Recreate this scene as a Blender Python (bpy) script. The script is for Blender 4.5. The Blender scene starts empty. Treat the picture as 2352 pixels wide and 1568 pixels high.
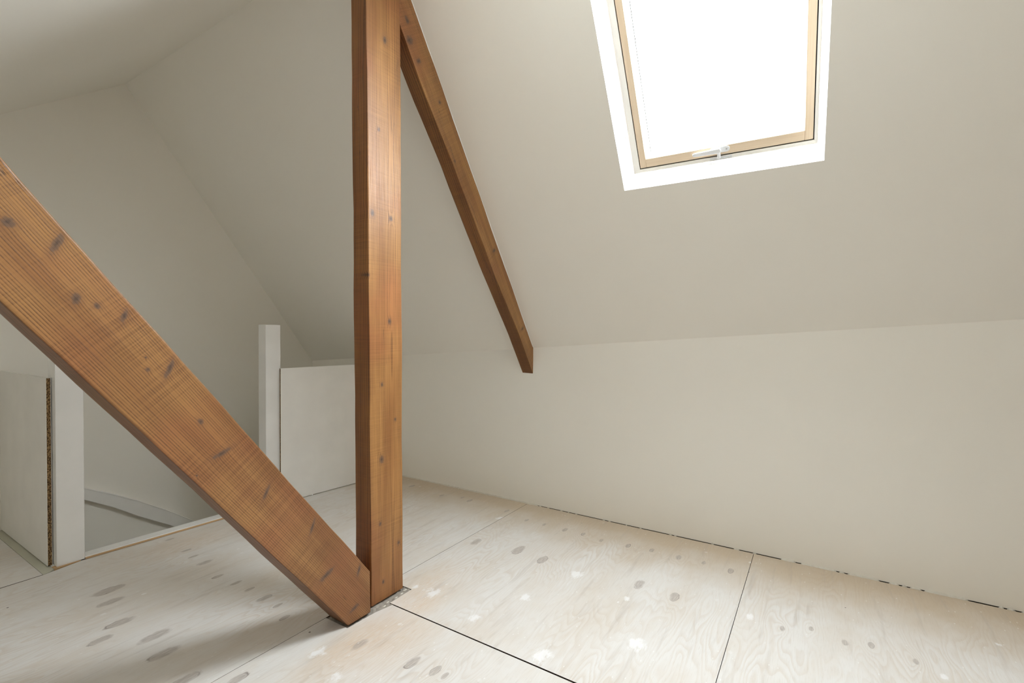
import bpy, bmesh, math, random
from mathutils import Vector, Matrix
random.seed(7)
SC = bpy.context.scene
COL = SC.collection

# ------------------------------------------------------------------ camera
H_CAM = 1.15
R_ = Vector((0.5358, -0.8443, 0.0047)); D_ = Vector((-0.0107, -0.0123, -0.9999)); F_ = Vector((0.8442, 0.5357, -0.0157))
cam_data = bpy.data.cameras.new('camera')
cam_data.sensor_width = 36.0
cam_data.lens = 1108.0 / 2352.0 * 36.0
cam_data.clip_start = 0.01
cam = bpy.data.objects.new('camera', cam_data)
cam.matrix_world = Matrix(((R_.x, -D_.x, -F_.x, 0), (R_.y, -D_.y, -F_.y, 0), (R_.z, -D_.z, -F_.z, H_CAM), (0, 0, 0, 1)))
COL.objects.link(cam)
SC.camera = cam

# ------------------------------------------------------------------ overcast sky, exposure
SKY = 40.0
world = bpy.data.worlds.new('overcast_sky')
SC.world = world
world.use_nodes = True
wn = world.node_tree.nodes
wn['Background'].inputs['Color'].default_value = (0.94, 0.965, 1.03, 1)
wn['Background'].inputs['Strength'].default_value = SKY
SC.view_settings.view_transform = 'Standard'
SC.view_settings.look = 'None'
SC.view_settings.gamma = 1.0
SC.view_settings.exposure = 0.0
SC.view_settings.use_curve_mapping = False
SC.cycles.use_denoising = True
SC.cycles.max_bounces = 16
SC.cycles.diffuse_bounces = 10
SC.cycles.transparent_max_bounces = 16
SC.cycles.sample_clamp_indirect = 10

def portal(name, centre, ax, ay, sx, sy):
    """the opening of a roof window, as a sampling portal for the sky behind it"""
    l = bpy.data.lights.new(name, 'AREA')
    l.shape = 'RECTANGLE'; l.size = sx; l.size_y = sy
    l.cycles.is_portal = True
    o = bpy.data.objects.new(name, l)
    az = ax.cross(ay)
    m = Matrix((ax, ay, az)).transposed().to_4x4(); m.translation = centre
    o.matrix_world = m
    COL.objects.link(o)
    return o

# ------------------------------------------------------------------ node helper
class NT:
    def __init__(s, name, rough=0.6, spec=0.5):
        s.m = bpy.data.materials.new(name); s.m.use_nodes = True
        s.t = s.m.node_tree; s.n = s.t.nodes; s.b = s.n['Principled BSDF']
        s.b.inputs['Roughness'].default_value = rough
        s.b.inputs['Specular IOR Level'].default_value = spec
    def put(s, sock, v):
        if v is None: return
        if isinstance(v, bpy.types.NodeSocket): s.t.links.new(v, sock)
        else:
            if isinstance(v, (tuple, list)) and len(v) == 3 and sock.type == 'RGBA': v = (*v, 1)
            sock.default_value = v
    def math(s, op, a, b=None, c=None, clamp=False):
        n = s.n.new('ShaderNodeMath'); n.operation = op; n.use_clamp = clamp
        for i, v in enumerate((a, b, c)): s.put(n.inputs[i], v)
        return n.outputs[0]
    def vmath(s, op, a, b=None):
        n = s.n.new('ShaderNodeVectorMath'); n.operation = op
        s.put(n.inputs[0], a); s.put(n.inputs[1], b)
        return n.outputs['Value'] if op == 'LENGTH' else n.outputs[0]
    def obj(s):
        return s.n.new('ShaderNodeTexCoord').outputs['Object']
    def sep(s, v):
        n = s.n.new('ShaderNodeSeparateXYZ'); s.put(n.inputs[0], v); return n.outputs
    def comb(s, x, y, z):
        n = s.n.new('ShaderNodeCombineXYZ')
        for i, v in enumerate((x, y, z)): s.put(n.inputs[i], v)
        return n.outputs[0]
    def mapp(s, v, loc=(0, 0, 0), rot=(0, 0, 0), sc=(1, 1, 1), typ='POINT'):
        n = s.n.new('ShaderNodeMapping'); n.vector_type = typ
        s.put(n.inputs['Vector'], v); n.inputs['Location'].default_value = loc
        n.inputs['Rotation'].default_value = rot; n.inputs['Scale'].default_value = sc
        return n.outputs[0]
    def noise(s, v, scale=5, detail=3, rough=0.5, dist=0.0, out=0):
        n = s.n.new('ShaderNodeTexNoise'); s.put(n.inputs['Vector'], v)
        n.inputs['Scale'].default_value = scale; n.inputs['Detail'].default_value = detail
        n.inputs['Roughness'].default_value = rough; n.inputs['Distortion'].default_value = dist
        return n.outputs[out]
    def vor(s, v, scale=5, feat='F1', rnd=1.0):
        n = s.n.new('ShaderNodeTexVoronoi'); n.feature = feat; s.put(n.inputs['Vector'], v)
        n.inputs['Scale'].default_value = scale; n.inputs['Randomness'].default_value = rnd
        return n.outputs
    def rng(s, v, a, b, c=0.0, d=1.0):
        n = s.n.new('ShaderNodeMapRange'); n.clamp = True
        for i, x in enumerate((v, a, b, c, d)): s.put(n.inputs[i], x)
        return n.outputs[0]
    def mix(s, f, a, b, mode='MIX'):
        n = s.n.new('ShaderNodeMix'); n.data_type = 'RGBA'; n.blend_type = mode
        s.put(n.inputs['Factor'], f); s.put(n.inputs[6], a); s.put(n.inputs[7], b)
        return n.outputs[2]
    def color(s, c): s.put(s.b.inputs['Base Color'], c)
    def bump(s, h, strength=0.3, dist=0.002):
        n = s.n.new('ShaderNodeBump'); s.put(n.inputs['Height'], h)
        n.inputs['Strength'].default_value = strength; n.inputs['Distance'].default_value = dist
        s.t.links.new(n.outputs[0], s.b.inputs['Normal'])
    def knots(s, v, lst):
        """nearest-knot distance in units of each knot's own radius; lst = (x,y,z, rx,ry,rz, rot_y or rot_z)"""
        best = None
        for k in lst:
            loc, sc, rot = k[0:3], k[3:6], k[6] if len(k) > 6 else (0, 0, 0)
            d = s.vmath('LENGTH', s.mapp(v, loc, rot, sc, 'TEXTURE'))
            best = d if best is None else s.math('MINIMUM', best, d)
        return best

# ------------------------------------------------------------------ materials
def m_plaster():
    t = NT('plaster_cream', 0.85, 0.25); o = t.obj()
    n = t.noise(o, 1.3, 3)
    t.color(t.mix(t.rng(n, 0.35, 0.65), (0.850, 0.828, 0.768), (0.860, 0.840, 0.785)))
    t.bump(t.noise(o, 420, 2), 0.12, 0.001)
    return t.m
def m_plain(name, c, rough=0.5, spec=0.5, bump=0.0, bs=200, metal=0.0):
    t = NT(name, rough, spec); o = t.obj()
    n = t.noise(o, 6, 3)
    c2 = tuple(x * 0.94 for x in c)
    t.color(t.mix(t.rng(n, 0.3, 0.7), c, c2))
    t.b.inputs['Metallic'].default_value = metal
    if bump: t.bump(t.noise(o, bs, 2), bump, 0.001)
    return t.m
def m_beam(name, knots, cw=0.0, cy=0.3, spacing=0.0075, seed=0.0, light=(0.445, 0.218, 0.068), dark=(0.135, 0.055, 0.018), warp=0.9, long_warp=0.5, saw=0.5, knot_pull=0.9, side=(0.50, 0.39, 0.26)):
    """old softwood beam; object space: x along the beam, y depth, z width of the front face"""
    t = NT(name, 0.42, 0.5); o = t.obj(); x, y, z = t.sep(o)
    kn = t.knots(o, knots)
    os = t.mapp(o, (seed, seed * 2.3, seed * 0.7))
    wv = t.mapp(os, sc=(long_warp, 4.0, 4.0))
    n1 = t.noise(wv, 1.6, 2, 0.5)
    pull = t.math('POWER', 2.718, t.math('MULTIPLY', t.math('MULTIPLY', kn, kn), -0.45))
    dw = t.math('SUBTRACT', z, cw); dy = t.math('SUBTRACT', y, cy)
    r = t.math('SQRT', t.math('ADD', t.math('MULTIPLY', dw, dw), t.math('MULTIPLY', dy, dy)))
    ph = t.math('DIVIDE', r, spacing)
    ph = t.math('ADD', ph, t.math('MULTIPLY', n1, warp * 6.0))
    ph = t.math('ADD', ph, t.math('MULTIPLY', pull, knot_pull))
    # annual rings: slow rise, quick fall of the dark late wood
    fr = t.math('FRACT', ph)
    late = t.math('MULTIPLY', t.rng(fr, 0.40, 0.84), t.rng(fr, 1.0, 0.90))
    idn = t.noise(t.comb(t.math('FLOOR', ph), 0.0, t.math('MULTIPLY', x, 0.6)), 0.9, 1)
    late = t.math('MULTIPLY', late, t.rng(idn, 0.34, 0.60, 0.35, 1.0))
    # fibre streaks
    fib = t.noise(t.mapp(os, sc=(3.0, 160, 160)), 2.2, 3, 0.6)
    # saw marks across the grain, which also break up the dark rings
    sw = t.noise(t.mapp(os, rot=(0, 0.03, 0), sc=(260, 5, 5)), 1.0, 1)
    swm = t.rng(t.noise(os, 5.0, 2), 0.40, 0.66)
    sawf = t.math('MULTIPLY', t.math('MULTIPLY', t.rng(sw, 0.42, 0.62), swm), saw)
    big = t.noise(t.mapp(os, sc=(1.2, 9, 9)), 1.5, 3)
    late = t.math('MULTIPLY', late, t.rng(sw, 0.38, 0.60, 0.72, 1.0))
    base = t.mix(t.rng(big, 0.36, 0.64), light, (light[0] * 0.68, light[1] * 0.60, light[2] * 0.58))
    base = t.mix(t.rng(t.noise(os, 3.1, 2), 0.5, 0.7, 0, 0.55), base, (light[0] * 0.86, light[1] * 0.60, light[2] * 0.72))
    c = t.mix(t.math('MULTIPLY', late, 0.95), base, dark)
    c = t.mix(t.rng(fib, 0.5, 0.72, 0, 0.35), c, dark)
    c = t.mix(t.math('MULTIPLY', sawf, 0.34), c, (dark[0] * 0.9, dark[1] * 0.85, dark[2] * 0.9))
    # knots
    kd = t.math('ADD', kn, t.math('MULTIPLY', t.math('SUBTRACT', t.noise(os, 90, 2), 0.5), 0.9))
    halo = t.rng(kd, 2.0, 0.7, 0, 0.45)
    c = t.mix(halo, c, (0.20, 0.092, 0.042))
    c = t.mix(t.rng(kd, 0.95, 0.55, 0, 0.65), c, (0.105, 0.072, 0.055))
    c = t.mix(t.rng(kd, 0.42, 0.15, 0, 0.55), c, (0.045, 0.03, 0.025))
    # drying checks
    ck = t.noise(t.mapp(os, (3, 1, 5), sc=(1.1, 60, 60)), 1.1, 2, 0.4)
    chk = t.rng(t.math('ABSOLUTE', t.math('SUBTRACT', ck, 0.5)), 0.008, 0.0)
    chk = t.math('MULTIPLY', chk, t.rng(t.noise(t.mapp(os, (9, 2, 2), sc=(2, 12, 12)), 1.0, 1), 0.60, 0.66))
    c = t.mix(t.math('MULTIPLY', chk, 0.8), c, (0.05, 0.025, 0.012))
    # narrow side and underside darkened: shade painted into the wood colour
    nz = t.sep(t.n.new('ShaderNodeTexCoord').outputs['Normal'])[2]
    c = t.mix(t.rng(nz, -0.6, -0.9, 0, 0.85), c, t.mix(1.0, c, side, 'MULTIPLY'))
    t.color(c)
    t.put(t.b.inputs['Roughness'], t.rng(fib, 0.3, 0.7, 0.36, 0.52))
    h = t.math('ADD', t.math('MULTIPLY', late, 0.5), t.math('ADD', t.math('MULTIPLY', fib, 0.35), t.math('MULTIPLY', sawf, -0.4)))
    h = t.math('SUBTRACT', h, chk)
    t.bump(h, 0.35, 0.0012)
    return t.m
def m_ply(name, seed, knots, splats, raw=()):
    """whitewashed softwood plywood, face grain along x"""
    t = NT(name, 0.5, 0.35); o = t.obj()
    os = t.mapp(o, (seed, seed * 1.7, 0)); x, y, z = t.sep(o)
    wv = t.noise(t.mapp(os, sc=(0.55, 2.6, 1)), 1.5, 3, 0.5)
    kn = t.knots(o, knots) if knots else None
    ph = t.math('MULTIPLY', wv, 34.0)
    if kn:
        pull = t.math('POWER', 2.718, t.math('MULTIPLY', t.math('MULTIPLY', kn, kn), -0.10))
        ph = t.math('ADD', ph, t.math('MULTIPLY', pull, 2.6))
    fr = t.math('FRACT', ph)
    late = t.math('MULTIPLY', t.rng(fr, 0.35, 0.85), t.rng(fr, 1.0, 0.88))
    fade = t.rng(t.noise(t.mapp(os, (4, 4, 0)), 2.4, 2), 0.38, 0.68, 0.15, 1.0)
    fib = t.noise(t.mapp(os, sc=(6, 90, 1)), 3.0, 4, 0.65)
    blot = t.noise(t.mapp(os, sc=(0.8, 1.6, 1)), 2.6, 4, 0.6)
    white = (0.735, 0.718, 0.698); wood = (0.62, 0.54, 0.445)
    c = t.mix(t.rng(blot, 0.42, 0.74, 0.0, 0.55), white, wood)
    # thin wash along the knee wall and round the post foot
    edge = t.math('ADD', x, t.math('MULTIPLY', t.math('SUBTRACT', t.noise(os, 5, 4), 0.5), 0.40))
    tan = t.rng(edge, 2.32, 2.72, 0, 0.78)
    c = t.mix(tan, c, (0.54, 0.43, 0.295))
    for (rx, ry, rr) in raw:
        d = t.vmath('LENGTH', t.mapp(o, (rx, ry, 0), (0, 0, 0), (rr * 1.5, rr * 0.7, 1), 'TEXTURE'))
        c = t.mix(t.math('MULTIPLY', t.rng(d, 1.2, 0.1, 0, 0.45), t.rng(fib, 0.3, 0.6)), c, (0.66, 0.46, 0.27))
    c = t.mix(t.math('MULTIPLY', t.math('MULTIPLY', late, fade), 0.30), c, (0.52, 0.40, 0.28))
    c = t.mix(t.rng(fib, 0.54, 0.78, 0, 0.34), c, (0.46, 0.395, 0.33))
    gs = t.noise(t.mapp(os, (2, 7, 0), sc=(1.3, 14, 1)), 2.0, 3, 0.6)
    c = t.mix(t.rng(gs, 0.56, 0.74, 0, 0.36), c, (0.44, 0.39, 0.345))
    if kn:
        kd = t.math('ADD', kn, t.math('MULTIPLY', t.math('SUBTRACT', t.noise(os, 45, 3), 0.5), 0.7))
        streak = t.noise(t.mapp(os, sc=(14, 120, 1)), 2.0, 2)
        kc = t.mix(t.rng(streak, 0.35, 0.65, 0, 1), (0.50, 0.45, 0.41), (0.27, 0.23, 0.21))
        c = t.mix(t.rng(kd, 1.15, 0.75, 0, 0.60), c, kc)
        ring = t.math('MULTIPLY', t.rng(kd, 1.18, 1.02), t.rng(kd, 0.84, 0.98))
        c = t.mix(t.math('MULTIPLY', ring, t.rng(t.noise(os, 9, 2), 0.46, 0.66, 0.0, 0.75)), c, (0.20, 0.16, 0.145))
    # paint flecks, splats and dark specks
    vo = t.vor(t.mapp(os, (1, 1, 0), sc=(1, 1.5, 1)), 13)
    fm = t.rng(t.noise(os, 2.2, 2), 0.50, 0.62)
    rn = t.sep(vo[1])
    fl = t.math('MULTIPLY', t.rng(t.math('ADD', vo[0], t.math('MULTIPLY', t.noise(os, 45, 2), 0.22)), t.math('MULTIPLY', rn[0], 0.30), t.math('SUBTRACT', t.math('MULTIPLY', rn[0], 0.30), 0.03)), fm)
    c = t.mix(t.math('MULTIPLY', fl, 0.7), c, (0.86, 0.86, 0.86))
    vo3 = t.vor(t.mapp(os, (5, 3, 0), (0, 0, 0.5), (1, 2.2, 1)), 34); r3 = t.sep(vo3[1])
    f3 = t.math('MULTIPLY', t.math('LESS_THAN', vo3[0], 0.16), t.math('GREATER_THAN', r3[0], 0.86))
    c = t.mix(t.math('MULTIPLY', f3, 0.5), c, (0.86, 0.86, 0.85))
    if splats:
        sd = t.math('ADD', t.knots(o, splats), t.math('MULTIPLY', t.math('SUBTRACT', t.noise(t.mapp(os, sc=(0.7, 1.3, 1)), 30, 5, 0.75), 0.5), 3.2))
        c = t.mix(t.rng(sd, 0.95, 0.45, 0, 0.75), c, (0.87, 0.87, 0.88))
    vo2 = t.vor(os, 7); r2 = t.sep(vo2[1])
    sp = t.math('MULTIPLY', t.math('LESS_THAN', vo2[0], 0.028), t.math('GREATER_THAN', r2[0], 0.55))
    c = t.mix(t.math('MULTIPLY', sp, 0.85), c, (0.07, 0.06, 0.05))
    # sawn sheet edges were never painted
    nz = t.sep(t.n.new('ShaderNodeTexCoord').outputs['Normal'])[2]
    c = t.mix(t.rng(nz, 0.75, 0.4), c, (0.075, 0.055, 0.04))
    t.color(c)
    t.put(t.b.inputs['Roughness'], t.rng(fib, 0.3, 0.7, 0.42, 0.6))
    t.bump(t.math('ADD', t.math('MULTIPLY', late, 0.3), fib), 0.10, 0.0008)
    return t.m
def m_chip():
    t = NT('chipboard_core', 0.85, 0.2); o = t.obj()
    v = t.vor(t.mapp(o, sc=(1, 1, 0.45)), 420)
    r = t.sep(v[1])
    c = t.mix(t.rng(r[0], 0.2, 0.8), (0.055, 0.03, 0.013), (0.36, 0.23, 0.11))
    t.color(c); t.bump(r[1], 0.6, 0.001)
    return t.m
def m_pine(name, ax):
    t = NT(name, 0.4, 0.4); o = t.obj()
    sc = [260, 260, 260]; sc[ax] = 5
    n = t.noise(t.mapp(o, sc=tuple(sc)), 1.0, 3)
    t.color(t.mix(t.rng(n, 0.3, 0.7), (0.74, 0.60, 0.44), (0.68, 0.53, 0.37)))
    return t.m
def m_glass():
    t = NT('window_glass')
    n, l = t.n, t.t.links
    n.remove(t.b)
    tr = n.new('ShaderNodeBsdfTransparent'); gl = n.new('ShaderNodeBsdfGlossy'); mx = n.new('ShaderNodeMixShader'); lw = n.new('ShaderNodeLayerWeight')
    tr.inputs[0].default_value = (0.95, 0.975, 0.965, 1); gl.inputs['Roughness'].default_value = 0.02; lw.inputs[0].default_value = 0.5
    fac = t.math('ADD', t.math('MULTIPLY', t.math('POWER', lw.outputs['Facing'], 5.0), 0.9), 0.03)
    l.new(fac, mx.inputs[0]); l.new(tr.outputs[0], mx.inputs[1]); l.new(gl.outputs[0], mx.inputs[2])
    l.new(mx.outputs[0], n['Material Output'].inputs[0])
    return t.m

PLASTER = m_plaster()
WHITE = m_plain('white_satin_paint', (0.87, 0.87, 0.86), 0.35, 0.5, 0.05, 60)
BOARD = m_plain('white_board_face', (0.86, 0.85, 0.82), 0.45, 0.4, 0.04, 90)
PRIMER = m_plain('grey_primer_paint', (0.68, 0.68, 0.68), 0.5, 0.4)
CAULK = m_plain('off_white_filler', (0.66, 0.63, 0.56), 0.8, 0.2, 0.5, 160)
SUBFLOOR = m_plain('dark_subfloor', (0.10, 0.08, 0.065), 0.9, 0.1)
DARK = m_plain('dark_gasket', (0.015, 0.017, 0.022), 0.5, 0.4)
MORTAR = m_plain('grey_mortar', (0.36, 0.33, 0.29), 0.95, 0.1, 1.0, 120)
RAW = m_plain('raw_pine_edge', (0.60, 0.40, 0.22), 0.7, 0.2, 0.3, 300)
GREENISH = m_plain('greenish_grey_filler', (0.56, 0.56, 0.47), 0.8, 0.2, 0.5, 90)
PLASTIC = m_plain('white_lacquered_metal', (0.78, 0.79, 0.80), 0.28, 0.5)
STEEL = m_plain('screw_steel', (0.45, 0.45, 0.46), 0.35, 0.5, metal=1.0)
FILLER = m_plain('white_filler', (0.88, 0.88, 0.88), 0.7, 0.2)
ABSORBER = m_plain('light_absorbing_board', (0.30, 0.22, 0.15), 0.8, 0.2)  # dark brown chosen so the unseen back wall soaks up light
CHIP = m_chip()
GLASS = m_glass()
FRAME_WHITE = m_plain('white_frame_lacquer', (0.90, 0.87, 0.82), 0.4, 0.5)

# ------------------------------------------------------------------ mesh helpers
def link(name, bm, mat, parent=None, bevel=0.0, seg=2, world=None):
    me = bpy.data.meshes.new(name)
    bmesh.ops.recalc_face_normals(bm, faces=bm.faces)
    bm.to_mesh(me); bm.free()
    o = bpy.data.objects.new(name, me); me.materials.append(mat)
    COL.objects.link(o)
    if parent: o.parent = parent
    if world is not None: o.matrix_world = world
    if bevel:
        b = o.modifiers.new('bevel', 'BEVEL'); b.width = bevel; b.segments = seg; b.limit_method = 'ANGLE'; b.angle_limit = math.radians(40)
    return o
def box_into(bm, lo, hi):
    vs = [bm.verts.new((x, y, z)) for x in (lo[0], hi[0]) for y in (lo[1], hi[1]) for z in (lo[2], hi[2])]
    for f in ((0, 1, 3, 2), (4, 6, 7, 5), (0, 4, 5, 1), (2, 3, 7, 6), (0, 2, 6, 4), (1, 5, 7, 3)):
        bm.faces.new([vs[i] for i in f])
    return vs
def prism_into(bm, lower, upper):
    """closed solid between two matching 3D polygons"""
    a = [bm.verts.new(p) for p in lower]; b = [bm.verts.new(p) for p in upper]
    n = len(a)
    bm.faces.new(a); bm.faces.new(b[::-1])
    for i in range(n):
        j = (i + 1) % n
        bm.faces.new((a[i], b[i], b[j], a[j]))
def slab(name, poly, z0, z1, mat, parent=None, bevel=0.0):
    bm = bmesh.new()
    prism_into(bm, [(x, y, z0) for x, y in poly], [(x, y, z1) for x, y in poly])
    return link(name, bm, mat, parent, bevel)
def tag(o, label=None, cat=None, group=None, kind=None):
    if label: o['label'] = label
    if cat: o['category'] = cat
    if group: o['group'] = group
    if kind: o['kind'] = kind
    return o
def empty(name, loc=(0, 0, 0)):
    o = bpy.data.objects.new(name, None); COL.objects.link(o); o.location = loc
    return o
def sheet(name, quads, mat, out, thick=0.03, parent=None):
    """wall or ceiling shell: coplanar faces given a thickness along the vector 'out' (away from the room)"""
    bm = bmesh.new(); ov = Vector(out).normalized() * thick
    cache = {}
    def V(p, k):
        key = (round(p[0], 5), round(p[1], 5), round(p[2], 5), k)
        if key not in cache: cache[key] = bm.verts.new(Vector(p) + ov * k)
        return cache[key]
    cnt = {}
    for q in quads:
        bm.faces.new([V(p, 0) for p in q]); bm.faces.new([V(p, 1) for p in q][::-1])
        for i in range(len(q)):
            a = tuple(round(c, 5) for c in q[i]); b = tuple(round(c, 5) for c in q[(i + 1) % len(q)])
            cnt.setdefault(frozenset((a, b)), []).append((q[i], q[(i + 1) % len(q)]))
    for k, l in cnt.items():
        if len(l) == 1:
            p, r = l[0]
            bm.faces.new((V(p, 0), V(p, 1), V(r, 1), V(r, 0)))
    return tag(link(name, bm, mat, parent), kind='structure')

# ------------------------------------------------------------------ room shell
YB, YG = -2.0, 3.984           # wall behind the camera, far gable wall
XL = -1.7                      # low wall on the left
NR = Vector((0.805, 0.046, 0.592)).normalized()      # outward normal of the right roof slope
P1 = Vector((2.799, 3.984, 0.892))
def on_right(x, y): return Vector((x, y, P1.z - (NR.x * (x - P1.x) + NR.y * (y - P1.y)) / NR.z))
A1 = Vector((1.374, 3.984, 2.829)); A2 = Vector((1.415, 2.621, 2.878)); A3 = Vector((0.777, 3.984, 2.396))
NL = (A2 - A1).cross(A3 - A1).normalized()
if NL.z < 0: NL = -NL
def on_left(x, y): return Vector((x, y, A1.z - (NL.x * (x - A1.x) + NL.y * (y - A1.y)) / NL.z))
def ridge(y):
    # intersection of both slopes at this y
    f = lambda x: on_right(x, y).z - on_left(x, y).z
    a, b = 0.8, 2.2
    for _ in range(60):
        m = (a + b) / 2
        if f(a) * f(m) <= 0: b = m
        else: a = m
    return on_right(a, y)
def knee_x(y): return 2.806 + (2.806 - y) * 0.00566
def knee_top(y):
    x = knee_x(y); return on_right(x, y)

# right slope with the window opening
WO = Vector((2.320, -0.012, 1.854)); WU = Vector((-0.051, 0.9986, -0.008)).normalized(); WU = (WU - NR * WU.dot(NR)).normalized()
WV = NR.cross(WU); WV = WV if WV.z > 0 else -WV
WW, WH = 0.816, 1.20
def wp(u, v, d=0.0): return WO + WU * u + WV * v + NR * d
k0, k1, r0, r1 = knee_top(YB), knee_top(YG), ridge(YB), ridge(YG)
h = [wp(0, 0), wp(WW, 0), wp(WW, WH), wp(0, WH)]
sheet('ceiling_right', [[k0, k1, h[1], h[0]], [k1, r1, h[2], h[1]], [r1, r0, h[3], h[2]], [r0, k0, h[0], h[3]]], PLASTER, NR, 0.03)
l0, l1 = on_left(XL, YB), on_left(XL, YG)
sheet('ceiling_left', [[r0, r1, l1, l0]], PLASTER, NL, 0.03)
# knee wall under the right slope
sheet('wall_right', [[(knee_x(YB), YB, 0.002), (knee_x(YG), YG, 0.002), k1, k0]], PLASTER, (1, 0, 0), 0.04)
sheet('wall_left', [[(XL, YB, -0.02), (XL, YG, -0.02), l1, l0]], PLASTER, (-1, 0, 0), 0.04)
sheet('wall_back', [[(XL, YB, -0.02), (knee_x(YB), YB, -0.02), k0, r0, l0]], ABSORBER, (0, -1, 0), 0.04)
WELL = -2.55
sheet('wall_far', [[(XL, YG, -0.02), (0.79, YG, -0.02), (0.79, YG, WELL), (knee_x(YG), YG, WELL), (knee_x(YG), YG, -0.02), k1, r1, l1]], PLASTER, (0, 1, 0), 0.05)

# ------------------------------------------------------------------ stairwell below the floor
FRONT = [(0.785, 3.145), (1.85, 3.09), (2.82, 2.97)]
sheet('wall_stairwell', [
    [(0.785, YG, -0.018), (0.785, 3.145, -0.018), (0.785, 3.145, WELL), (0.785, YG, WELL)],
    [(0.785, 3.145, -0.018), (1.85, 3.09, -0.018), (1.85, 3.09, WELL), (0.785, 3.145, WELL)],
    [(1.85, 3.09, -0.018), (2.82, 2.97, -0.018), (2.82, 2.97, WELL), (1.85, 3.09, WELL)],
    [(2.82, 2.97, -0.018), (2.80, YG, -0.018), (2.80, YG, WELL), (2.82, 2.97, WELL)]], PLASTER, (-0.3, -1, 0), 0.02)
lf = slab('floor_lower_landing', [(0.75, 2.9), (2.85, 2.9), (2.85, 4.0), (0.75, 4.0)], WELL - 0.05, WELL, BOARD)
tag(lf, kind='structure')
# stair string: the board that follows the stairs along the gable wall
top = [(0.79, 0.32), (0.95, 0.245), (1.139, 0.145), (1.28, 0.068), (1.416, -0.014), (1.60, -0.140), (1.785, -0.282), (2.1, -0.53), (2.78, -1.10)]
bot = [(0.79, 0.235), (0.95, 0.165), (1.139, 0.071), (1.28, -0.018), (1.415, -0.118), (1.60, -0.240), (1.70, -0.312), (2.1, -0.63), (2.78, -1.20)]
bm = bmesh.new()
poly = top + bot[::-1]
prism_into(bm, [(x, YG - 0.040, z) for x, z in poly], [(x, YG + 0.002, z) for x, z in poly])
tag(link('trim_string', bm, BOARD, None, 0.003), kind='structure')
bm = bmesh.new()   # small rounded cap bead along its top edge
capb = [(x, z + 0.003) for x, z in top]; poly = capb + [(x, z - 0.003) for x, z in top][::-1]
prism_into(bm, [(x, YG - 0.043, z) for x, z in poly], [(x, YG + 0.002, z) for x, z in poly])
ts = link('cap_bead', bm, BOARD, bpy.data.objects['trim_string'], 0.002)

# ------------------------------------------------------------------ floor: dark sub-floor, plywood sheets on top
bm = bmesh.new()
TH = 0.018
hole_front = [(0.785, 3.145), (1.85, 3.09), (2.82, 2.97)]
for poly in ([(XL, YB), (2.86, YB), (2.86, 2.97), (1.85, 3.09), (0.785, 3.145), (XL, 3.145)], [(XL, 3.145), (0.785, 3.145), (0.785, YG), (XL, YG)]):
    prism_into(bm, [(x, y, -0.12) for x, y in poly], [(x, y, -TH) for x, y in poly])
floor = tag(link('floor', bm, SUBFLOOR), kind='structure')
slab('light_leak_blocker', [(2.846, YB - 0.04), (2.90, YB - 0.04), (2.90, YG + 0.04), (2.846, YG + 0.04)], -0.12, 0.06, SUBFLOOR, floor)  # added hidden strip, stops sky light leaking in under the knee wall

def kn(lst): return [(x, y, 0, r * 1.35, r * 0.62, 1.0) for x, y, r in lst]
K_ALL = [(1.226, 1.183, 0.0259), (1.237, 1.089, 0.0208), (1.236, 1.045, 0.0132), (2.179, 1.335, 0.0395), (2.148, 1.173, 0.0311), (2.555, 1.507, 0.0162), (2.554, 1.384, 0.0158), (2.553, 1.244, 0.0192), (2.554, 1.128, 0.0163), (2.527, 1.008, 0.0158), (2.545, 0.859, 0.0178), (2.562, 0.736, 0.0163), (2.557, 0.595, 0.0203), (2.562, 0.474, 0.0143), (2.545, 0.345, 0.0191), (2.18, 0.683, 0.0321), (2.158, 0.519, 0.0287), (2.133, 1.584, 0.0313), (2.617, 1.695, 0.0198), (2.642, 2.016, 0.0195), (2.663, 2.097, 0.0153), (2.619, 2.247, 0.0155), (2.653, 2.572, 0.0213), (2.154, 0.104, 0.0137), (2.215, 0.009, 0.012), (2.183, -0.099, 0.0163), (2.218, -0.181, 0.0146), (2.191, -0.306, 0.0138), (1.193, 1.417, 0.0274), (0.852, 1.615, 0.026), (0.76, 1.757, 0.0318), (0.779, 1.965, 0.0374), (0.806, 2.107, 0.0396), (0.77, 2.321, 0.0345), (0.836, 2.655, 0.0426), (0.81, 2.534, 0.0353), (1.203, 2.577, 0.0262), (1.205, 2.696, 0.0179), (1.214, 2.801, 0.0172), (1.167, 2.378, 0.0185), (1.182, 2.245, 0.018), (1.182, 2.14, 0.0166), (1.175, 2.014, 0.0245), (1.177, 1.912, 0.0147), (1.141, 1.806, 0.0158), (1.234, 3.028, 0.0169), (0.686, 2.25, 0.0277)]
S_ALL = [(2.108, 0.963, 0.0459), (1.55, 1.163, 0.0299), (1.5, 0.821, 0.0514), (1.751, 0.553, 0.0469), (1.799, 1.068, 0.0381), (1.61, 1.432, 0.0484), (1.609, 1.529, 0.0238), (1.083, 1.507, 0.0393), (1.037, 1.343, 0.0291), (2.482, -0.581, 0.0146), (2.146, -0.373, 0.0191), (2.491, 1.658, 0.0407), (2.028, 0.688, 0.0227), (2.173, 0.225, 0.0267)]
def inside(p, poly):
    x, y = p[:2]; c = False
    for i in range(len(poly)):
        (x0, y0), (x1, y1) = poly[i], poly[i - 1]
        if (y0 > y) != (y1 > y) and x < (x1 - x0) * (y - y0) / (y1 - y0) + x0: c = not c
    return c
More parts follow.
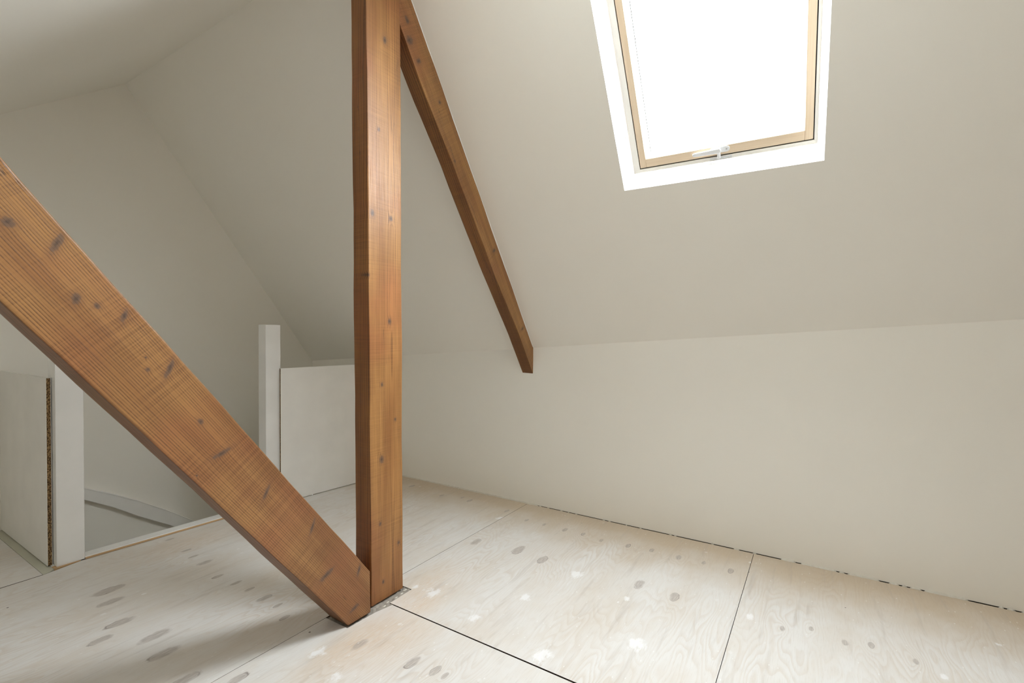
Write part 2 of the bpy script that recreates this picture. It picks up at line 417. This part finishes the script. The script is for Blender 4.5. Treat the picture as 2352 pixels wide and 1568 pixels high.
SHEETS = [
    ([(1.4465, 0.2728), (2.8148, 0.2728), (2.8092, 1.6495), (1.578, 1.6615), (1.578, 1.530), (1.448, 1.530)], 1.3, [(1.62, 1.50, 0.20), (1.50, 1.40, 0.12)]),
    ([(1.440, -0.95), (2.8215, -0.95), (2.8148, 0.2708), (1.446, 0.2708)], 5.1, []),
    ([(0.215, -0.78), (1.436, -0.78), (1.4425, 1.510), (1.365, 1.528), (1.233, 1.5365), (1.231, 1.6648), (0.215, 1.6740)], 9.4, [(1.30, 1.35, 0.22), (1.15, 1.45, 0.15)]),
    ([(-0.2, 1.6785), (1.231, 1.6665), (1.231, 1.6675), (1.57, 1.6665), (1.57, 1.6635), (2.805, 1.6515), (2.80, 2.925), (1.90, 3.050), (1.84, 3.066), (0.875, 3.116), (0.727, 3.0815), (-0.2, 3.0640)], 3.7, [(1.3, 2.9, 0.2)]),
    ([(XL, 1.695), (-0.203, 1.6785), (-0.203, 3.065), (XL, 3.055)], 12.0, []),
    ([(XL, 3.060), (0.7265, 3.0865), (0.7265, YG), (XL, YG)], 15.0, []),
    ([(XL, YB), (0.212, YB), (0.212, 1.6735), (XL, 1.69)], 17.0, []),
    ([(0.215, YB), (1.436, YB), (1.436, -0.783), (0.215, -0.783)], 19.0, []),
    ([(1.440, YB), (2.82, YB), (2.82, -0.953), (1.440, -0.953)], 21.0, []),
]
for i, (poly, seed, raw) in enumerate(SHEETS):
    K = kn([k for k in K_ALL if inside(k, poly)])
    S = [(x, y, 0, r * 1.0, r * 0.75, 1.0) for x, y, r in S_ALL if inside((x, y), poly)]
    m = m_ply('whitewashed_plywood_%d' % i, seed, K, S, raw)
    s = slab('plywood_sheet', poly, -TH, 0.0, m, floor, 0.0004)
# painted filler strip at the foot of the left guard panel
slab('filler_strip', [(0.728, 3.0865), (0.752, 3.095), (0.776, 3.118), (0.770, YG), (0.728, YG)], -TH, -0.0005, GREENISH, floor)
slab('filler_strip', [(0.774, 3.110), (0.875, 3.118), (0.875, 3.150), (0.774, 3.150)], -TH, 0.0025, RAW, floor, 0.001)
# mortar in the cut-out around the post foot
bm = bmesh.new()
g = 26
vs = [[bm.verts.new((1.20 + 0.385 * i / g, 1.505 + 0.19 * j / 12, -0.008 + 0.007 * random.random() ** 2)) for j in range(13)] for i in range(g + 1)]
for i in range(g):
    for j in range(12):
        bm.faces.new((vs[i][j], vs[i + 1][j], vs[i + 1][j + 1], vs[i][j + 1]))
link('mortar_patch', bm, MORTAR, floor)
for (x, y, s) in ((1.402, 1.540, .007), (1.425, 1.536, .008), (1.452, 1.548, .006), (1.50, 1.545, .006), (1.535, 1.548, .007), (1.566, 1.556, .008)):
    bm = bmesh.new(); bmesh.ops.create_icosphere(bm, subdivisions=1, radius=s)
    for v in bm.verts: v.co = Vector((v.co.x * 1.7, v.co.y * 0.8, v.co.z * 0.6)) * random.uniform(0.8, 1.15) + Vector((x, y, -0.006))
    link('mortar_crumb', bm, CAULK, floor)

# ragged filler bead where the knee wall meets the floor
wr = bpy.data.objects['wall_right']
bm = bmesh.new(); prev = None
y = -1.2
while y < 2.95:
    dark = (0.15 < y < 1.02 and random.random() < 0.86) or (1.02 < y < 1.6 and random.random() < 0.6) or (-0.45 < y < 0.1 and random.random() < 0.22) or (-0.95 < y < -0.55 and random.random() < 0.7)
    w = random.uniform(-0.0005, 0.0002) if dark else random.uniform(0.006, 0.011)
    hh = -0.011 if dark else random.uniform(0.004, 0.009)
    x = knee_x(y)
    ring = [bm.verts.new((x + 0.001, y, -0.012)), bm.verts.new((x - w, y, -0.012 if dark else 0.0006)), bm.verts.new((x - w * 0.5, y, hh * 0.7)), bm.verts.new((x + 0.001, y, hh))]
    if prev:
        for a in range(3): bm.faces.new((prev[a], ring[a], ring[a + 1], prev[a + 1]))
    prev = ring; y += random.uniform(0.008, 0.022)
link('filler_bead', bm, CAULK, wr)

# trim along the stair opening
def strip(p, q, w, z0, z1):
    p = Vector((*p, 0)); q = Vector((*q, 0)); d = (q - p).normalized(); n = Vector((-d.y, d.x, 0)) * w
    return [(v.x, v.y) for v in (p, q, q + n, p + n)], z0, z1
TP, TQ = (0.893, 3.1235), (1.806, 3.0735)
poly, a, b = strip(TP, TQ, 0.068, 0.0, 0.013)
tr = tag(slab('trim_1', poly, 0.0005, 0.013, WHITE, None, 0.0015), kind='structure')
poly, a, b = strip((TP[0] + 0.001, TP[1] - 0.0045), (TQ[0], TQ[1] - 0.0045), 0.0045, 0, 0)
slab('raw_edge', poly, -0.001, 0.0085, RAW, tr, 0.001)
# fascia below the trim on the well side
poly, a, b = strip((0.89, 3.165), (1.86, 3.113), 0.018, 0, 0)
slab('fascia_board', poly, -0.30, 0.0, WHITE, tr, 0.002)

# ------------------------------------------------------------------ newel posts and guard panels
def newel(lo, hi, label):
    bm = bmesh.new(); box_into(bm, lo, hi)
    o = link('newel_post', bm, WHITE, None, 0.003, 3)
    return tag(o, label, 'post', 'newel posts of the stair opening')
newel((0.785, 3.121, 0.002), (0.892, 3.225, 1.205), 'white square newel post at the left end of the stair opening, behind the slanting beam')
newel((1.809, 3.064, -0.0005), (1.912, 3.150, 1.204), 'white square newel post with a flat top beside the right-hand guard panel')

def guard(label, p, q, thick, h, z0=0.004):
    """board between two floor points, chipboard core between two white faces"""
    root = empty('guard_panel', (p[0], p[1], 0))
    tag(root, label, 'panel', 'guard panels round the stair opening')
    p = Vector((*p, 0)); q = Vector((*q, 0)); d = (q - p).normalized(); n = Vector((-d.y, d.x, 0))
    L = (q - p).length
    def piece(name, s0, s1, n0, n1, za, zb, mat, bev=0.0):
        bm = bmesh.new(); box_into(bm, (s0, n0, za), (s1, n1, zb))
        M = Matrix(((d.x, n.x, 0, p.x), (d.y, n.y, 0, p.y), (0, 0, 1, 0), (0, 0, 0, 1)))
        for v in bm.verts: v.co = M @ v.co - root.location
        return link(name, bm, mat, root, bev)
    piece('core', 0.0006, L, 0.0016, thick - 0.0016, z0, z0 + h - 0.0012, CHIP)
    piece('face_board', 0, L, 0, 0.0016, z0, z0 + h, BOARD)
    piece('face_board', 0, L, thick - 0.0016, thick, z0, z0 + h, BOARD)
    piece('top_edging', 0, L, 0.0016, thick - 0.0016, z0 + h - 0.0012, z0 + h, BOARD)
    return root
guard('greyish guard panel with a bare chipboard edge, left of the left newel post', (0.781, 3.166), (0.781, YG - 0.001), 0.0185, 0.921, 0.004)
guard('white guard panel from the right newel post to the low wall, behind the timber post', (1.9005, 3.0445), (2.797, 2.934), 0.018, 0.906, 0.005)
# packing strips under the right panel, seen as a dotted dark joint
# ------------------------------------------------------------------ timber frame
def frame_matrix(o, d, w):
    """columns: x along d, y depth, z width w"""
    d = Vector(d).normalized(); w = Vector(w).normalized(); y = w.cross(d)
    return Matrix(((d.x, y.x, w.x, o[0]), (d.y, y.y, w.y, o[1]), (d.z, y.z, w.z, o[2]), (0, 0, 0, 1)))
def timber(name, front, back, M, mat, label, cat, bevel=0.004):
    """solid between two world-space outlines, stored in beam space, cut into short lengths with a little waviness"""
    Mi = M.inverted()
    bm = bmesh.new()
    prism_into(bm, [Mi @ Vector(p) for p in front], [Mi @ Vector(p) for p in back])
    L = max(v.co.x for v in bm.verts)
    x0 = min(v.co.x for v in bm.verts)
    for k in range(1, 26):
        xx = x0 + (L - x0) * k / 26
        geom = bm.verts[:] + bm.edges[:] + bm.faces[:]
        bmesh.ops.bisect_plane(bm, geom=geom, plane_co=(xx, 0, 0), plane_no=(1, 0, 0))
    for v in bm.verts:
        s = v.co.x * 3.1
        v.co.z += 0.0012 * math.sin(s * 2.3 + v.co.y * 40) + 0.0007 * math.sin(s * 7.7 + v.co.z * 9)
        v.co.y += 0.0010 * math.sin(s * 3.4 + v.co.z * 30)
    o = link(name, bm, mat, None, bevel, 3, M)
    for p in o.data.polygons: p.use_smooth = False
    return tag(o, label, cat)

# upright post
PX0, PX1, PY0, PY1 = 1.3785, 1.5600, 1.565, 1.660
def post_pt(x, y, z): return (x - 0.0078 * z, y, z)
M_POST = frame_matrix((1.463, 1.565, 0), (-0.0078, 0, 1), (1, 0, 0.0078))
def pk(x, z, r, k=1.35): return (z, 0, (x + 0.0078 * z) - 1.463, r * k, 0.05, r)
postK = [pk(1.450, 2.391, .013), pk(1.417, 2.004, .008), pk(1.382, 1.648, .014), pk(1.485, 1.645, .011), pk(1.363, 1.392, .006), pk(1.478, 1.201, .012), pk(1.434, .932, .008), pk(1.512, .772, .007), pk(1.434, .612, .014), pk(1.425, .340, .008), pk(1.533, .219, .008), pk(1.444, .083, .008),
         (1.204, 0.044, -0.093, .020, .010, .03), (2.379, 0.068, -0.09, .018, .010, .03), (1.823, 0.052, -0.09, .012, .004, .03), (0.601, 0.063, -0.09, .022, .010, .03)]
tops = [(PX0, 2.845), (PX1, 2.80)]
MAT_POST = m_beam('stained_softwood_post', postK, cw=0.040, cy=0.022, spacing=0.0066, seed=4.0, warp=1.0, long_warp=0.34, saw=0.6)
fr = [(PX0, PY0, 0.003), (PX1, PY0, 0.003), (1.56 - 0.021, PY0, 2.79), (1.46, PY0, 2.885), (PX0 - 0.031, PY0, 2.86)]
bk = [(PX0, PY1, 0.003), (PX1, PY1, 0.003), (1.56 - 0.021, PY1, 2.79), (1.46, PY1, 2.885), (PX0 - 0.031, PY1, 2.86)]
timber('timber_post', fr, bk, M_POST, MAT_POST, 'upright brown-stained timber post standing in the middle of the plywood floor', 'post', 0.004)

# slanting brace
DB = Vector((-0.6127, 0, 0.7903)); WB = Vector((0.7903, 0, 0.6127))
M_BR = frame_matrix((1.24, 1.54, 0), DB, WB)
brK = [(1.594, 0, .164, .010, .05, .036, (0, 0.5, 0)), (1.672, 0, .121, .016, .05, .014), (1.471, 0, .113, .012, .05, .018, (0, 0.9, 0)), (1.434, 0, .135, .010, .05, .008), (1.203, 0, .160, .009, .05, .036, (0, 0.5, 0)), (1.264, 0, .135, .004, .05, .004), (1.235, 0, .118, .008, .05, .007), (1.025, 0, .124, .014, .05, .008),
       (0.905, 0, .106, .009, .05, .036, (0, -0.25, 0)), (0.908, 0, .018, .004, .05, .004), (0.693, 0, .119, .008, .05, .032, (0, 0.45, 0)), (0.256, 0, .073, .012, .05, .042, (0, -0.2, 0)), (0.029, 0, .062, .010, .05, .030, (0, -0.3, 0)), (0.13, 0, .165, .008, .05, .028, (0, 0.6, 0)), (0.45, 0, .150, .007, .05, .035, (0, 0.55, 0)), (1.38, 0, .165, .008, .05, .022, (0, 0.6, 0))]
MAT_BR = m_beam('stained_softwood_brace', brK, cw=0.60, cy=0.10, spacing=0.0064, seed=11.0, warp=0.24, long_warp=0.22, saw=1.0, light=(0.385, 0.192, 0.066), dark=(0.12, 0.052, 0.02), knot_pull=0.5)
out = [(1.240, 0.003), (1.3535, 0.003), (1.3495, 0.172), (0.045, 1.872), (-0.150, 1.796)]
fr = [(x, 1.540, z) for x, z in out]; bk = [(x, 1.650, z) for x, z in out]
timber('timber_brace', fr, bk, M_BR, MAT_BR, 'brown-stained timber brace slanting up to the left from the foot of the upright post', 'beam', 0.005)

# rafter against the right slope
def ry(x): return 1.585 + (x - 1.63) * 0.026
low = [(1.535, 2.555), (1.563, 2.508), (1.727, 2.275), (1.939, 2.020), (2.279, 1.564), (2.626, 1.140), (2.826, 0.868)]
upp = [(2.833, 1.040), (1.535, 2.868)]
def rf(off): 
    pts = [(x, ry(x) + off, z) for x, z in low]
    pts += [(x, ry(x) + off, (on_right(x, ry(x) + off).z + 0.012)) for x, z in upp]
    return pts
dr = Vector((-0.594, 0, 0.8045)).normalized()
M_RA = frame_matrix((2.822, 1.616, 0.95), (-0.594, -0.0154, 0.8045), (0.8045, 0, 0.594))
def rk(x, y, z, r, wide=1.0):
    p = M_RA.inverted() @ Vector((x, y, z)); return (p.x, p.y, p.z, r * 1.7, 0.025, r * 1.3 * wide)
raK = [rk(1.600, 1.584, 2.565, .012), rk(1.617, 1.585, 2.483, .014, 1.6), rk(1.678, 1.586, 2.418, .009, 1.8), rk(1.953, 1.593, 2.039, .006), rk(2.327, 1.603, 1.636, .008, 2.0), rk(2.665, 1.612, 1.183, .006, 2.2), rk(1.83, 1.59, 2.29, .007, 1.5),
       (1.10, 0.04, -0.075, .012, .010, .02), (1.46, 0.04, -0.08, .008, .007, .02), (0.42, 0.035, -0.06, .010, .006, .02)]
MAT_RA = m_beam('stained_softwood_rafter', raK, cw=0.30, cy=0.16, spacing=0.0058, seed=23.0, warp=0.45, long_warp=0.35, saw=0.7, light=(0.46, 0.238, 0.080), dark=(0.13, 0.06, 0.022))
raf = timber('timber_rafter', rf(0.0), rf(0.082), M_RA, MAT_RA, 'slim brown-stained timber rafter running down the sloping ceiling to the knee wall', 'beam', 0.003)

# white filler lines between rafter and ceiling
def filler_line(sign, off):
    bm = bmesh.new(); a, b = [], []
    for i in range(13):
        x = 1.55 + (2.808 - 1.55) * i / 12
        w = 0.0028 + 0.0012 * random.random()
        y = ry(x) + off
        base = on_right(x, y) + NR * 0.002
        a.append(base + Vector((0, -sign * 0.0005, 0))); b.append((base - NR * (w + 0.002), on_right(x, y + sign * w) + NR * 0.002))
    for i in range(12):
        bm.faces.new([bm.verts.new(p) for p in (b[i][0], b[i + 1][0], b[i + 1][1], b[i][1])])
    bmesh.ops.remove_doubles(bm, verts=bm.verts, dist=1e-5)
    o = link('filler_line', bm, FILLER); o.parent = raf; o.matrix_parent_inverse = M_RA.inverted()
filler_line(-1, 0.0002); filler_line(1, 0.0818)

# ------------------------------------------------------------------ roof window
win = tag(empty('window_1', wp(0, 0)), kind='structure')
MW = Matrix(((WU.x, WV.x, NR.x, 0), (WU.y, WV.y, NR.y, 0), (WU.z, WV.z, NR.z, 0), (0, 0, 0, 1)))   # local: x=u, y=v, z=depth outwards
def wlink(name, bm, mat, parent=None, bevel=0.0):
    o = link(name, bm, mat, None, bevel)
    M = MW.copy(); M.translation = WO
    if MW.determinant() < 0: o.data.flip_normals()
    if parent is None or parent is win:
        o.parent = win; win_m = Matrix.Translation(WO); o.matrix_parent_inverse = Matrix.Identity(4)
        L = MW.copy(); o.matrix_basis = L
    else:
        o.parent = parent; o.matrix_parent_inverse = Matrix.Identity(4); o.matrix_basis = Matrix.Identity(4)
    return o
def ring_profile(bm, rings):
    """rings: list of (u0,u1,v0,v1,d); quads between successive rectangles"""
    prev = None
    for (u0, u1, v0, v1, d) in rings:
        cur = [bm.verts.new(p) for p in ((u0, v0, d), (u1, v0, d), (u1, v1, d), (u0, v1, d))]
        if prev:
            for i in range(4):
                j = (i + 1) % 4
                bm.faces.new((prev[i], prev[j], cur[j], cur[i]))
        prev = cur
VT = WH
bm = bmesh.new()   # plastered / boarded reveal
ring_profile(bm, [(0, WW, 0, VT, -0.0008), (0.016, 0.788, 0.038, VT - 0.018, 0.078), (0.010, 0.794, 0.032, VT - 0.012, 0.078)])
wlink('reveal', bm, WHITE, win)
bm = bmesh.new()   # fixed frame, stepped
ring_profile(bm, [(0.010, 0.794, 0.034, VT - 0.014, 0.16), (0.017, 0.787, 0.040, VT - 0.020, 0.16), (0.017, 0.787, 0.040, VT - 0.020, 0.082), (0.021, 0.777, 0.047, VT - 0.024, 0.079), (0.0225, 0.773, 0.0485, VT - 0.026, 0.084),
                  (0.0330, 0.7495, 0.0610, VT - 0.040, 0.086), (0.0330, 0.7495, 0.0610, VT - 0.040, 0.15)])
wlink('fixed_frame', bm, FRAME_WHITE, win)
bm = bmesh.new()   # black seal in the joint
ring_profile(bm, [(0.0325, 0.750, 0.0605, VT - 0.0395, 0.094), (0.038, 0.7445, 0.067, VT - 0.046, 0.094), (0.038, 0.7445, 0.067, VT - 0.046, 0.15)])
wlink('seal', bm, DARK, win)
PINE_U = m_pine('pale_pine_rail', 0); PINE_V = m_pine('pale_pine_stile', 1)
sash = empty('sash'); sash.parent = win; sash.matrix_parent_inverse = Matrix.Identity(4); sash.matrix_basis = MW.copy()
def wbox(name, lo, hi, mat, parent, bev=0.002):
    bm = bmesh.new(); box_into(bm, lo, hi); return wlink(name, bm, mat, parent, bev)
U0, U1, V0, V1 = 0.0372, 0.7455, 0.0660, VT - 0.045
wbox('bottom_rail', (0.0675, V0, 0.086), (0.7155, 0.1055, 0.135), PINE_U, sash)
wbox('top_rail', (0.0675, V1 - 0.04, 0.086), (0.7155, V1, 0.135), PINE_U, sash)
wbox('stile', (U0, V0, 0.086), (0.0672, V1, 0.135), PINE_V, sash)
wbox('stile', (0.7158, V0, 0.086), (U1, V1, 0.135), PINE_V, sash)
bm = bmesh.new()
ring_profile(bm, [(0.0670, 0.7158, 0.1050, V1 - 0.0395, 0.090), (0.0755, 0.6935, 0.130, V1 - 0.060, 0.112), (0.0755, 0.6935, 0.130, V1 - 0.060, 0.120)])
wlink('glazing_bead', bm, FRAME_WHITE, sash)
bm = bmesh.new()
ring_profile(bm, [(0.0752, 0.6938, 0.1297, V1 - 0.0597, 0.1125), (0.0765, 0.6908, 0.1312, V1 - 0.061, 0.1130)])
wlink('spacer_bar', bm, DARK, sash)
bm = bmesh.new(); box_into(bm, (0.070, 0.122, 0.1185), (0.700, V1 - 0.050, 0.1225))
wlink('glass_pane', bm, GLASS, sash)
# lock handle on the bottom rail
def capsule(bm, u0, u1, v, r, d0, d1, r2=None, slope=0.0):
    r2 = r if r2 is None else r2
    ptsA = []
    for k in range(9):
        a = math.pi / 2 + math.pi * k / 8; ptsA.append((u0 + r * math.cos(a), v + r * math.sin(a)))
    for k in range(9):
        a = -math.pi / 2 + math.pi * k / 8; ptsA.append((u1 + r2 * math.cos(a), v + slope + r2 * math.sin(a)))
    prism_into(bm, [(x, y, d0) for x, y in ptsA], [(x, y, d1) for x, y in ptsA])
def hl(name, bm, mat, bev=0.001): return wlink(name, bm, mat, sash, bev)
bm = bmesh.new(); capsule(bm, 0.362, 0.420, 0.0895, 0.0125, 0.0820, 0.0862)
handle = hl('lock_backplate', bm, PLASTIC)
bm = bmesh.new(); capsule(bm, 0.395, 0.497, 0.0880, 0.0105, 0.0690, 0.0775, 0.0075)
hl('lock_lever', bm, PLASTIC, 0.002)
bm = bmesh.new(); box_into(bm, (0.388, 0.0560, 0.0700), (0.402, 0.0960, 0.0825))
hl('lock_neck', bm, PLASTIC, 0.003)
bm = bmesh.new(); bmesh.ops.create_cone(bm, cap_ends=True, segments=16, radius1=0.0034, radius2=0.0028, depth=0.002, matrix=Matrix.Translation((0.3625, 0.0895, 0.0812)))
hl('screw', bm, STEEL, 0)
bm = bmesh.new()
box_into(bm, (0.342, 0.0505, 0.0795), (0.432, 0.0545, 0.0850)); box_into(bm, (0.342, 0.0575, 0.0795), (0.432, 0.0600, 0.0850)); box_into(bm, (0.342, 0.0505, 0.0825), (0.432, 0.0600, 0.0850))
hl('strike_plate', bm, PLASTIC, 0.0006)
portal('window_portal', wp(WW / 2, WH / 2, 0.15), WU, NR.cross(WU), 0.80, 1.18)
